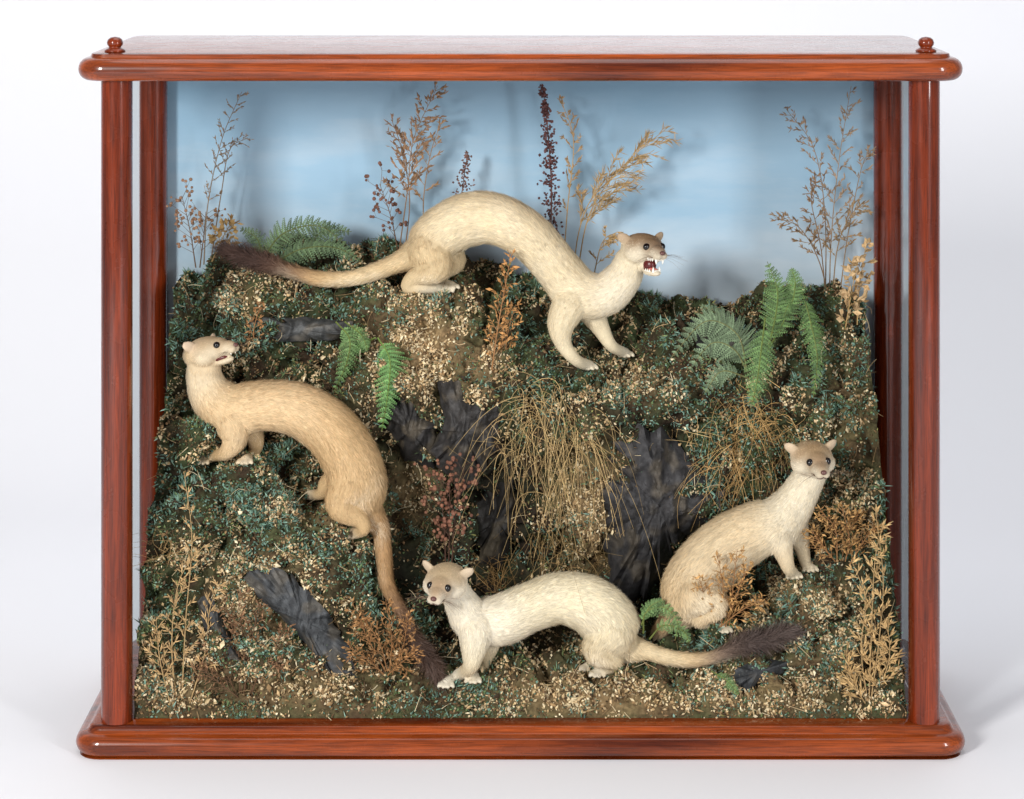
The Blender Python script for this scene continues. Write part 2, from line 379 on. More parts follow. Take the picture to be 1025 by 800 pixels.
nvv=nrm(rng.normal(size=(n,3))+[0,-.8,.3])
lm=np.clip(1+1.5*tn+1.2*cl,.5,1.9)
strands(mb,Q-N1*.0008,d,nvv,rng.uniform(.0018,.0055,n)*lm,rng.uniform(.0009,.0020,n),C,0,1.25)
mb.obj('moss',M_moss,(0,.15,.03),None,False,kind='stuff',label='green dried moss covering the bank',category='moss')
def crumbs(name,n,pal,dens,size,label,cat,flat=None):
    Q,N1,ti=sample(TV,tris,n);cv=tcrev[ti]
    N1*=np.sign((N1*np.array([0,-1,.6])).sum(1))[:,None]
    px,py,ft,fd,fb=field(Q)
    cl=np.array([noise.noise(Vector(p)*30+Vector((3,7,1)))+.35*noise.noise(Vector(p)*90) for p in Q])
    pr=dens(ft,fd,fb,cl,px,py)*np.clip(cv*1.2,0,1);keep=(rng.random(n)<pr)&(Q[:,1]<.266)
    Q,N1,ft=Q[keep],N1[keep],ft[keep];n=len(Q)
    C=pick(pal,n)*rng.uniform(.6,1.2,(n,1));mb=MB()
    s=rng.uniform(size[0]**.5,size[1]**.5,n)**2
    seeds(mb,Q+N1*s[:,None]*.5*rng.uniform(.2,2.2,(n,1)),rng.normal(size=(n,3)),s*rng.uniform(.8,1.6,n),s*rng.uniform(.4,.9,n),C,flat)
    mb.obj(name,M_moss,(0,.15,.03),None,False,kind='stuff',label=label,category=cat)
crumbs('lichen',170000,PT,lambda ft,fd,fb,cl,px,py:np.clip(ft*1.6*(cl>-.2)+.012+.8*(cl>.25),0,1)*(1-.95*fd),(.0009,.0022),'tan and cream lichen crumbs on the bank','lichen')
crumbs('lichen_flakes',40000,PT,lambda ft,fd,fb,cl,px,py:np.clip(ft*1.4*(cl>-.1)+.35*(cl>.3),0,1)*(1-.95*fd),(.0015,.0034),'chunky beige lichen flakes in patches on the bank','lichen',.6)
crumbs('painted_crumbs',120000,np.vstack([PB,PG[:2]]),lambda ft,fd,fb,cl,px,py:np.clip(fb*1.2+.3*(cl<-.12),0,1)*(1-.9*fd)*(1-.7*ft),(.0008,.0021),'blue green tinted crumbs on the ledges','moss')
crumbs('earth_crumbs',70000,PBR,lambda ft,fd,fb,cl,px,py:(.35+.4*(py>670))*(1-.6*fd),(.0008,.0024),'brown earth and bark crumbs','earth')
mb=MB();Q,N1,_=sample(TV,tris,1500)
N1*=np.sign((N1*np.array([0,-1,.6])).sum(1))[:,None]
for q,nn in zip(Q,N1):
    d=nrm(np.cross(nn,rng.normal(size=3))+nn*.4*rng.random());l=rng.uniform(.006,.024)
    pts=cr([q+nn*.002,q+nn*.004+d*l*.5+rng.normal(0,.001,3),q+nn*.003+d*l],5)
    V,f=tube_geo(pts,np.linspace(.0004,.0002,5),3,False);mb.add(V,f,pick(np.vstack([PBR,PT]),1)[0]*.8)
mb.obj('leaf_litter',M_plant,(0,.15,.03),None,False,kind='stuff',label='dry twigs and straw scattered over moss',category='litter')
# ---------------------------------------------------------------- rocks
def rock(outline,bulge,label,seed=0,c=S(62,62,64),fa=.004,push=0.):
    rr=np.random.default_rng(seed)
    o=np.array(outline,float);cx,cy=o.mean(0)
    A=np.vstack([o,o[:1]]);m=110
    L=np.concatenate([[0],np.cumsum(np.linalg.norm(np.diff(A,axis=0),axis=1))]);t=np.linspace(0,L[-1],m,endpoint=False)
    ox=np.interp(t,L,A[:,0]);oy=np.interp(t,L,A[:,1])
    wob=np.array([noise.noise(Vector((x*.09,y*.09,seed))) for x,y in zip(ox,oy)])
    ox=cx+(ox-cx)*(1+.16*wob);oy=cy+(oy-cy)*(1+.16*wob)
    yo=np.array([hy(a,b) for a,b in zip(ox,oy)]);yc=np.median(yo)-push
    yo=np.minimum(yo,yc+.03)
    yo=.7*yo+.3*yc
    K=12;a_=rr.uniform(0,6.28,K);r_=np.sqrt(rr.uniform(0,.8,K));cpt=np.column_stack([r_*np.cos(a_),r_*np.sin(a_)])
    hk=rr.uniform(-.15,.1,K);gj=rr.normal(0,.6,(K,2))
    V=[];R=40
    for i in range(R):
        tt=(i+.5)/R
        for j in range(m):
            an=2*math.pi*j/m
            pt=np.array([tt*math.cos(an),tt*math.sin(an)])
            dome=min(1.05,float((1-(cpt**2).sum(1)+((-2*cpt+gj)*(pt-cpt)).sum(1)+hk).min()))
            x=cx+(ox[j]-cx)*tt;y=cy+(oy[j]-cy)*tt
            q=Vector((x*.024+seed,y*.011+x*.010,seed*1.7))
            wv=noise.noise_vector(q*1.5)*.35
            fold=(1-min(1,abs(noise.noise(q*1.5+wv))*2.6))+.5*(1-min(1,abs(noise.noise(q*3.3+wv+Vector((4,4,4))))*2.6))+.22*(1-min(1,abs(noise.noise(q*7+Vector((1,7,4))))*2.6))
            dep=yc*(1-tt**2)+yo[j]*tt**2-bulge*max(dome,-.2)-.002-fold*fa*(1-tt**4)
            dep-=.0010*noise.noise(q*14)
            V.append(W(x,y,dep))
    for j in range(m): V.append(W(cx+(ox[j]-cx)*1.02,cy+(oy[j]-cy)*1.02,yo[j]+.03+push))
    V.append(W(cx,cy,yc-bulge*.9))
    R1=R+1;i=np.arange(R1-1)[:,None]*m;j=np.arange(m)[None,:];j2=(j+1)%m
    F=np.stack([i+j,i+m+j,i+m+j2,i+j2],-1).reshape(-1,4)
    jj=np.arange(m);F3=np.stack([jj,(jj+1)%m,np.full(m,R1*m)],-1)
    V=np.array(V)
    dust=np.array([noise.noise(Vector(v)*55) for v in V])
    cc=np.tile(c,(len(V),1))*rng.uniform(.94,1.06,(len(V),1))
    dk=(np.clip(dust*2.2-.25,0,.6)*.45)[:,None];cc=cc*(1-dk)+S(120,108,88)*dk
    mb=MB();mb.add(V,[F,F3],cc)
    ob=mb.obj('rock',M_rock,V.mean(0),None,True,label=label,category='rock',group='dark rocks set in the bank')
    sharp(ob,32)
    return ob
rock([(612,440),(640,430),(664,428),(684,446),(702,470),(724,490),(724,508),(704,526),(676,545),(660,580),(636,604),(614,596),(606,545),(604,490)],.020,'large charcoal creased rock below the mossy ledge',1,S(56,55,56),.010)
rock([(438,384),(455,376),(478,380),(505,402),(500,432),(490,458),(478,486),(458,494),(444,470),(430,452),(444,424)],.014,'charcoal grey creased rock in the bank',5,S(54,52,51),.009,.004)
rock([(236,326),(262,318),(310,317),(352,322),(362,334),(330,341),(290,343),(250,341)],.008,'flat grey slate ledge among moss',9,S(76,77,77),.005,.005)
rock([(243,578),(258,566),(285,570),(305,590),(332,618),(352,650),(358,680),(346,690),(325,668),(298,636),(275,612),(255,596)],.008,'long slanting slate grey rock in moss',14,S(66,68,70),.006,.004)
rock([(690,322),(720,312),(748,325),(752,352),(725,362),(700,352)],.012,'small dark rock beside fern',19,S(52,52,52),.006)
rock([(385,395),(415,400),(440,430),(434,470),(405,462),(388,430)],.010,'dark rock under moss overhang',23,S(42,40,39),.007)
rock([(735,668),(770,660),(790,662),(785,674),(745,692),(728,684)],.005,'dark slate slab below a tail',27,S(56,58,60),.002)
rock([(196,600),(212,598),(232,640),(240,662),(222,660),(205,632)],.006,'slate grey stone low in the moss',31,S(62,63,64),.003,.004)
rock([(500,470),(515,480),(512,540),(500,575),(480,560),(478,505)],.012,'dark rock in the shaded hollow',41,S(38,36,34),.006)
# ---------------------------------------------------------------- plants
def stem_path(path,y0,y1,n=24):
    a=cr(np.array(path,float),n);t=np.linspace(0,1,n)
    return np.array([W(a[i,0],a[i,1],y0+(y1-y0)*t[i]) for i in range(n)])
def add_tube(mb,P,r0,r1,c,k=4):
    V,f=tube_geo(P,np.linspace(r0,r1,len(P)),k,False);mb.add(V,f,c)
FW=np.array([0,-1.,.2])
def sprig(style,path,c,label,y0=None,y1=None,n=26,bl=26,start=.3,seedc=None,name='dried_plant',sl=.0022,sw=.0007,stemr=.0008,spread=40,extra=None):
    c=np.array(c);seedc=c if seedc is None else np.array(seedc)
    if y0 is None:y0=hy(*path[0])-.001
    if y1 is None:y1=min([hy(*q) for q in path[1:]]+[y0])-.010
    P=stem_path(path,y0,y1,32);mb=MB();Tn=nrm(np.gradient(P,axis=0))
    add_tube(mb,P,stemr,stemr*.35,c*.8,5)
    def side(i,sg,t):
        T_=Tn[i];s=nrm(np.cross(T_,FW))*sg
        a=math.radians(rng.uniform(.6,1.25)*spread)
        return nrm(T_*math.cos(a)+s*math.sin(a)+rng.normal(0,.18,3)*[1,1.2,1])
    if style in('panicle','berry','leafy','plume'):
        for q in range(n):
            t=start+(1-start)*(q+rng.random()*.6)/n;i=min(31,int(t*31));sg=1 if q%2 else -1
            if style=='plume': sg=(1 if (extra or 1)>0 else -1)*(1 if rng.random()<.8 else -1)
            env=(1-(t-start)/(1-start))**.7*.8+.25
            if style=='berry': env=rng.uniform(.4,1)
            l=bl*.001*env*rng.uniform(.6,1.25);d=side(i,sg,t)
            b=np.array([P[i]+d*l*u+np.array([0,0,-1])*l*.35*u*u*(1.2 if style=='plume' else .6) +Tn[i]*l*.25*u*u for u in np.linspace(0,1,7)])
            b[:,1]=np.minimum(b[:,1],.266)
            add_tube(mb,b,stemr*.45,stemr*.2,c*.85,3)
            Tb=nrm(np.gradient(b,axis=0))
            if style in('panicle','plume'):
                k=int(max(5,l*1000*.75));u=rng.random(k)**.8*6;i0=np.minimum(u.astype(int),5);fr=(u-i0)[:,None]
                pp=b[i0]*(1-fr)+b[i0+1]*fr
                dd=nrm(Tb[i0]+rng.normal(0,.45,(k,3)));pp=pp+dd*sl*.8
                seeds(mb,pp,dd,rng.uniform(.7,1.4,k)*sl,sw*rng.uniform(.7,1.3,k),seedc*rng.uniform(.7,1.25,(k,1)))
            elif style=='berry':
                k=rng.integers(2,5);pp=b[-1]+rng.normal(0,.0028,(k,3))
                for x in pp:
                    r=rng.uniform(.8,1.3)*sw;V,f=ell_geo(x,np.eye(3)*r,7,5);mb.add(V,f,seedc*rng.uniform(.7,1.3))
                    add_tube(mb,np.array([b[-2],x]),stemr*.2,stemr*.2,c*.8,3)
            elif style=='leafy':
                for u in (2,3,4,5,6):
                    if rng.random()<.85:
                        ld=nrm(Tb[u]+rng.normal(0,.8,3));sv=nrm(np.cross(ld,rng.normal(size=3)));nn=np.cross(ld,sv)
                        L_=sl*rng.uniform(.7,1.4);w_=sw*rng.uniform(.7,1.3);p=b[u]
                        V=[p,p+ld*L_*.5+sv*w_+nn*w_*.4,p+ld*L_+nn*L_*.25,p+ld*L_*.5-sv*w_+nn*w_*.4,p+ld*L_*.5]
                        mb.add(V,np.array([[0,1,4],[1,2,4],[4,2,3],[0,4,3]]),seedc*rng.uniform(.6,1.25))
    elif style=='spike':
        k=n*10;t=start+(1-start)*rng.random(k);i=np.minimum(31,(t*31).astype(int))
        gap=np.sin(t*60)>-.55
        env=(bl*.001)*(1-(t-start)/(1-start)*.75)
        off=rng.normal(0,.5,(k,3))*env[:,None];pp=(P[i]+off)[gap];k=len(pp)
        pp[:,1]=np.minimum(pp[:,1],.266)
        seeds(mb,pp,rng.normal(size=(k,3)),sl*rng.uniform(.6,1.1,k),sw*rng.uniform(.8,1.3,k),seedc*rng.uniform(.6,1.3,(k,1)))
    return mb.obj(name,M_plant,P[0],None,False,label=label,category='dried plant',group='dried grasses and sprigs')
GB=S(150,128,104);GO=S(190,156,102);RB=S(100,68,62);OR=S(162,118,76);BR=S(118,90,66);ST=S(184,154,108);DB=S(88,62,50)
Y=.232
back_grey='slender grey brown seeding grass against painted sky'
sprig('panicle',[(204,265),(208,205),(222,140),(242,92)],GB,back_grey,Y,.225,20,24,.35,sw=.0006)
sprig('panicle',[(212,255),(222,190),(230,150),(248,138)],GB,back_grey,Y+.005,.235,12,16,.4,sw=.0006)
sprig('berry',[(196,268),(190,230),(182,196)],BR,'brown budded sprig against painted sky',Y,.23,18,20,.2,S(146,112,88),sw=.0016)
sprig('berry',[(200,268),(204,235),(206,212)],BR,'brown budded sprig against painted sky',Y,.23,14,18,.2,S(150,116,88),sw=.0016)
sprig('leafy',[(212,262),(222,240),(232,222)],GO,'tan curled leaf sprig on the crest',.22,.215,14,18,.2,sl=.008,sw=.003)
sprig('panicle',[(398,262),(408,190),(414,140),(438,86)],S(148,118,90),'bushy brown seeding grass against painted sky',Y,.225,34,32,.3,sl=.0034,sw=.0009)
sprig('panicle',[(404,262),(410,200),(402,150),(392,120)],S(142,112,86),'bushy brown seeding grass against painted sky',Y,.228,16,20,.35,sl=.003,sw=.0008)
sprig('berry',[(400,262),(392,220),(380,184)],BR,'dark budded sprig against painted sky',Y,.225,18,20,.3,S(112,80,68),sw=.0018)
sprig('panicle',[(425,262),(424,200),(432,150),(444,118)],S(158,126,92),'brown grass stem against painted sky',Y,.23,14,16,.35,sl=.003,sw=.0008)
sprig('spike',[(452,262),(462,195),(468,152)],RB,'short reddish dock spike behind a back',Y+.01,.235,18,13,.45,S(118,86,76),sl=.0022,sw=.0012)
sprig('spike',[(548,290),(552,200),(549,140),(543,84)],RB,'tall dark reddish dock seed spike',.222,.22,60,12,.2,S(96,64,62),sl=.0026,sw=.0015,stemr=.0012)
sprig('panicle',[(562,290),(568,210),(574,140),(560,98)],GO,'golden brown grass against painted sky',Y,.23,20,18,.35,S(166,138,100),sl=.003,sw=.0008)
sprig('plume',[(575,295),(590,215),(625,165),(668,128)],GO,'arching golden reed plume against painted sky',.226,.215,22,46,.3,S(178,150,106),sl=.0055,sw=.0005,spread=24,extra=1)
sprig('plume',[(572,295),(580,230),(600,190),(655,150)],GO,'arching golden reed plume against painted sky',.230,.222,14,40,.35,S(172,144,100),sl=.005,sw=.0005,spread=24,extra=1)
sprig('plume',[(590,300),(602,245),(618,232)],ST,'small straw grass plume',.215,.2,14,20,.3,sl=.003,sw=.0008)
sprig('panicle',[(830,318),(832,240),(840,160),(852,86)],S(162,138,112),'tall grey brown seeding grass against painted sky',Y,.225,24,28,.3,sl=.003,sw=.0007)
sprig('panicle',[(826,318),(826,220),(815,150),(786,108)],S(156,132,108),'tall grey brown seeding grass against painted sky',Y,.225,18,22,.4,sl=.003,sw=.0007)
sprig('panicle',[(838,318),(848,240),(862,170),(872,150)],S(154,130,104),'leaning grey brown seeding grass',Y,.23,16,18,.35,sl=.003,sw=.0007)
sprig('panicle',[(834,318),(820,262),(800,228),(776,218)],S(146,120,90),'drooping brown grass beside fern',Y-.01,.215,16,20,.4,sl=.003,sw=.0008)
sprig('panicle',[(832,318),(838,250),(852,215),(866,205)],S(154,128,94),'leaning brown grass sprig',Y-.005,.22,16,20,.3,sl=.003,sw=.0008)
sprig('panicle',[(828,318),(822,250),(812,200),(818,175)],S(146,118,90),'brown seeding grass against painted sky',Y-.003,.22,16,20,.3,sl=.003,sw=.0008)
sprig('leafy',[(846,330),(852,295),(858,262)],GO,'tan papery leaf sprig by the rear post',.18,.18,12,18,.1,S(200,170,128),sl=.009,sw=.0035)
sprig('leafy',[(858,325),(860,290),(868,240)],GO,'tan papery leaf sprig by the rear post',.19,.19,10,14,.2,S(190,158,114),sl=.008,sw=.003)
sprig('leafy',[(492,372),(498,330),(505,290),(512,254)],OR,'orange brown leafy sprig on the ledge',None,None,30,18,.1,S(182,134,82),sl=.0065,sw=.0013,stemr=.001)
sprig('leafy',[(505,368),(508,335),(516,305)],OR,'orange brown leafy sprig on the ledge',None,None,16,16,.2,S(182,134,82),sl=.006,sw=.0013)
sprig('leafy',[(256,352),(254,330),(262,302)],OR,'orange sprig among moss',None,None,12,12,.2,sl=.006,sw=.0012)
sprig('berry',[(446,566),(444,520),(436,470)],DB,'dark red brown seed head sprig',.13,.11,20,24,.25,S(128,88,68),sw=.0019)
sprig('berry',[(452,566),(456,515),(466,462)],DB,'dark red brown seed head sprig',.13,.11,18,22,.25,S(120,82,66),sw=.0019)
sprig('berry',[(449,570),(450,520),(450,480)],DB,'dark red brown seed head sprig',.13,.11,12,20,.3,S(132,90,70),sw=.0019)
for p in ([(182,700),(186,620),(192,540),(184,472)],[(176,700),(172,640),(180,580),(205,545)],[(190,704),(206,650),(210,610),(222,580)],[(170,704),(160,660),(156,620)]):
    sprig('panicle',p,ST,'straw coloured grass by the glass corner',None,.045,18,14,.15,S(188,156,110),sl=.0040,sw=.0007,stemr=.0008)
for p in ([(240,694),(238,650),(224,600)],[(244,694),(252,640),(262,600)],[(236,694),(222,664),(208,640)],[(250,694),(272,655),(286,628)],[(246,690),(245,650),(240,620)],[(242,694),(232,640),(244,592)],[(252,694),(262,670),(282,662)],[(238,698),(215,680),(200,668)]):
    sprig('leafy',p,S(112,84,62),'brown bushy dried weed on moss',None,.038,22,20,.15,S(144,108,78),sl=.005,sw=.0009)
for p in ([(388,672),(378,640),(352,604)],[(390,672),(392,640),(386,600)],[(392,676),(404,645),(408,615)],[(385,676),(368,660),(350,648)],[(388,676),(400,665),(418,650)],[(386,672),(366,635),(362,618)]):
    sprig('leafy',p,OR,'orange brown dried weed on moss',None,.035,22,18,.15,S(164,122,78),sl=.0055,sw=.0010)
for p in ([(872,700),(880,640),(884,580),(876,508)],[(868,700),(862,650),(866,600),(852,560)],[(876,698),(890,660),(888,620)],[(870,700),(872,640),(876,560),(886,520)],[(866,704),(852,680),(846,650)]):
    sprig('panicle',p,ST,'straw coloured grass by the glass corner',None,.040,20,14,.1,S(194,162,112),sl=.0045,sw=.0009,stemr=.0008)
for p in ([(722,628),(724,590),(718,556)],[(726,628),(738,594),(750,566)],[(730,626),(734,585),(738,550)],[(716,628),(706,600),(700,578)],[(720,628),(744,610),(766,600)]):
    sprig('leafy',p,OR,'golden brown dried weed beside a sitting animal',.070,.045,22,17,.1,S(188,146,92),sl=.006,sw=.0010)
for p in ([(838,560),(836,530),(822,512)],[(842,560),(852,530),(860,512)],[(846,562),(850,540),(842,505)],[(836,562),(822,545),(812,530)],[(850,566),(866,540),(876,528)]):
    sprig('leafy',p,OR,'golden brown dried weed on the ledge',None,None,22,18,.1,S(182,142,90),sl=.006,sw=.0010)
def tuft(root,n,spread,length,dirx,droop,c,label,r=.00034,up=.5,wild=1.):
    mb=MB();P0,_=hit(*root)
    for i in range(n):
        p=P0+np.array([rng.normal(0,spread*.5),rng.normal(0,.004)-.002,rng.normal(0,spread*.5)])
        d=nrm([dirx+rng.normal(0,.7)*wild,-.35+rng.normal(0,.3),up+rng.normal(0,.45)*min(1,wild+.2)])
        l=length*rng.uniform(.3,1.2);t=np.linspace(0,1,10)[:,None]
        curl=rng.normal(0,.38,3)*l*wild*[1,.25,.6]
        pts=p+d*l*t*.6+np.array([rng.normal(0,.15)*l,-.08*l,-droop*l*rng.uniform(.4,1.2)])*t**2+curl*np.sin(t*math.pi*rng.uniform(.6,1.4))*.5
        pts[:,1]=np.maximum(pts[:,1],.036)
        add_tube(mb,pts,r*rng.uniform(.6,1.3),r*.4,c*rng.uniform(.5,1.3),3)
    return mb.obj('dry_grass_tuft',M_plant,P0,None,False,label=label,category='dry grass',group='tufts of dry grass')
HY=S(198,168,116)
tuft((538,408),85,.03,.10,-.1,1.2,HY,'tuft of golden hay hanging from the ledge',wild=.6)
tuft((570,425),70,.03,.10,.1,1.2,HY*.92,'tuft of golden hay hanging from the ledge',wild=.6)
tuft((560,470),60,.03,.11,.05,1.1,HY*.85,'long golden hay trailing over the hollow',wild=.5)
tuft((515,450),25,.02,.12,-.1,1.1,HY*.8,'long loose straw hanging down the bank',wild=.6)
tuft((555,530),60,.03,.08,0,.9,S(168,138,90),'tangled golden hay over the hollow',wild=.7)
tuft((530,560),40,.04,.08,.1,.6,S(150,120,76),'straw tuft above the hollow',wild=.7)
tuft((500,590),60,.02,.075,-.1,.1,S(150,118,74),'upright straw tuft in the hollow',up=1,wild=.5)
tuft((728,408),100,.03,.07,-.1,1.1,S(200,162,106),'tuft of golden hay under ferns',wild=.7)
tuft((756,425),110,.035,.075,.1,.9,S(204,166,108),'tuft of golden hay under ferns',wild=.7)
tuft((740,462),110,.035,.065,0,.9,S(198,160,104),'short tangled hay above dark rock',wild=.8)
tuft((712,450),15,.03,.08,-.2,.4,HY,'loose straw stems over the dark rock',r=.00026)
tuft((790,440),30,.03,.06,0,.4,S(156,128,82),'thin straw tuft in moss')
tuft((600,560),30,.02,.07,.2,.6,S(160,130,86),'loose straw on the lichen face')
tuft((830,520),60,.02,.05,.2,.3,HY,'short straw tuft on the ledge',up=.8)
tuft((665,560),10,.03,.14,.3,.1,HY*.8,'few long arching straw stems',up=.8,r=.00028)
tuft((300,480),30,.03,.035,0,.3,S(140,120,76),'short straw in moss')
tuft((400,520),40,.02,.06,.2,.6,S(136,108,72),'short straw tuft in the hollow')
tuft((165,560),40,.015,.07,.1,.2,S(150,122,80),'straw stems beside the glass',up=1)
def frond(mb,path,y0,y1,wd,c,n=24,tilt=0.):
    P=stem_path(path,y0,y1,n+6);Tn=nrm(np.gradient(P,axis=0))
    P[:,1]=np.minimum(P[:,1],.262)
    sp=np.linalg.norm(np.diff(P,axis=0),axis=1).mean()
    add_tube(mb,P,.0009,.0003,c*np.array([1.5,1.1,.8])*.8,4)
    nb=nrm(np.array([tilt,-1,.35]))
    for i in range(3,len(P)-1):
        t=(i-3)/(len(P)-4);w=wd*.001*(1-t)**.65*min(1,.5+t*3)
        for sg in(-1,1):
            s=nrm(np.cross(Tn[i],nb))*sg
            d=nrm(s+Tn[i]*.4+rng.normal(0,.05,3));m=max(4,int(w/.0021))
            nn=nrm(np.cross(d,Tn[i]))
            if nn[1]>0: nn=-nn
            cc=c*rng.uniform(.65,1.25);w2=w*rng.uniform(.9,1.08)
            for j in range(m):
                u=(j+.3)/m;p=P[i]+d*w2*u-nn*w2*.28*u*u+np.array([0,0,-.10*w2*u*u])
                sz=min(w2*.34,sp*.66)*(1-u*.8)+.0006
                for s2 in(-1,1):
                    e=nrm(Tn[i]*s2+d*.4);q=nrm(d)
                    V=[p,p+e*sz*.5+q*sz*.6-nn*.0002,p+e*sz*1.0+q*.35*sz-nn*sz*.2,p+e*sz*.55-q*sz*.25]
                    mb.add(V,np.array([[0,1,2,3]]),cc*rng.uniform(.9,1.1)*(.8 if s2>0 else 1.14))
            add_tube(mb,np.array([P[i],P[i]+d*w2*.5-nn*w2*.07,P[i]+d*w2-nn*w2*.28+np.array([0,0,-.10*w2])]),.0003,.0002,cc*1.2,3)
def fern(label,fr,c):
    mb=MB();o=None
    for f in fr:
        path,wd=f[0],f[1];yb=f[2] if len(f)>2 else hy(*path[0])-.006
        ym=min(hy(*q) for q in path)-.010
        y1=f[3] if len(f)>3 else min(ym,yb)
        if len(f)<=2: yb=min(yb,ym+.006)
        o=W(path[0][0],path[0][1],yb) if o is None else o
        L=np.linalg.norm(np.diff(np.array(path,float),axis=0),axis=1).sum()
        frond(mb,path,yb,y1,wd,np.array(c),int(max(8,L/6.2)))
    return mb.obj('fern',M_fern,o,None,False,label=label,category='fern',group='preserved ferns')
FG=S(92,120,70);FD=S(82,102,70)
fern('dark green fern fronds on the crest behind a tail',[([(262,262),(282,235),(318,226),(348,246)],22,.215,.20),([(270,268),(300,250),(335,248),(362,262)],18,.21,.19),([(300,262),(322,232),(352,232)],18,.225,.215),([(262,262),(258,240),(240,228)],14,.22,.21)],FD)
fern('small green fern frond hanging over the ledge',[([(336,322),(350,340),(346,366),(334,392)],18),([(345,322),(362,336),(368,352)],11)],FG)
fern('bright green fern frond hanging down the bank',[([(378,338),(390,360),(388,395),(382,432)],25),([(376,338),(362,345),(352,352)],11)],S(96,134,76))
fern('grey green drooping fern by dark rock',[([(748,372),(738,335),(706,322),(672,358)],28),([(748,372),(735,350),(712,344),(688,374)],24),([(748,378),(722,372),(705,394)],18),([(744,366),(726,322),(700,305)],16)],S(106,124,94))
fern('tall green fern fronds rising from moss',[([(768,352),(776,318),(778,290),(768,262)],24,.17,.16),([(768,352),(790,310),(796,285),(792,268)],20,.17,.165),([(766,318),(762,350),(758,380),(752,408)],23,.145,.12)],FG)
fern('narrow green fern frond hanging by lichen',[([(803,292),(812,325),(818,360),(814,398)],17,.18,.12),([(803,292),(792,300),(784,318)],12,.18,.16)],FG)
fern('curled green fern at the foot of the bank',[([(644,634),(646,614),(664,608),(678,622),(676,640)],11,.075,.06),([(650,640),(664,626),(684,632),(690,644)],10,.072,.058),([(642,626),(650,608),(664,600)],10,.075,.065)],S(94,120,72))
fern('curled green fern at the foot of the bank',[([(706,650),(712,634),(728,624),(742,634)],10,.080,.070),([(708,652),(725,642),(745,648)],8,.078,.07),([(712,672),(728,682),(740,696)],9,.05,.04)],S(94,120,72))
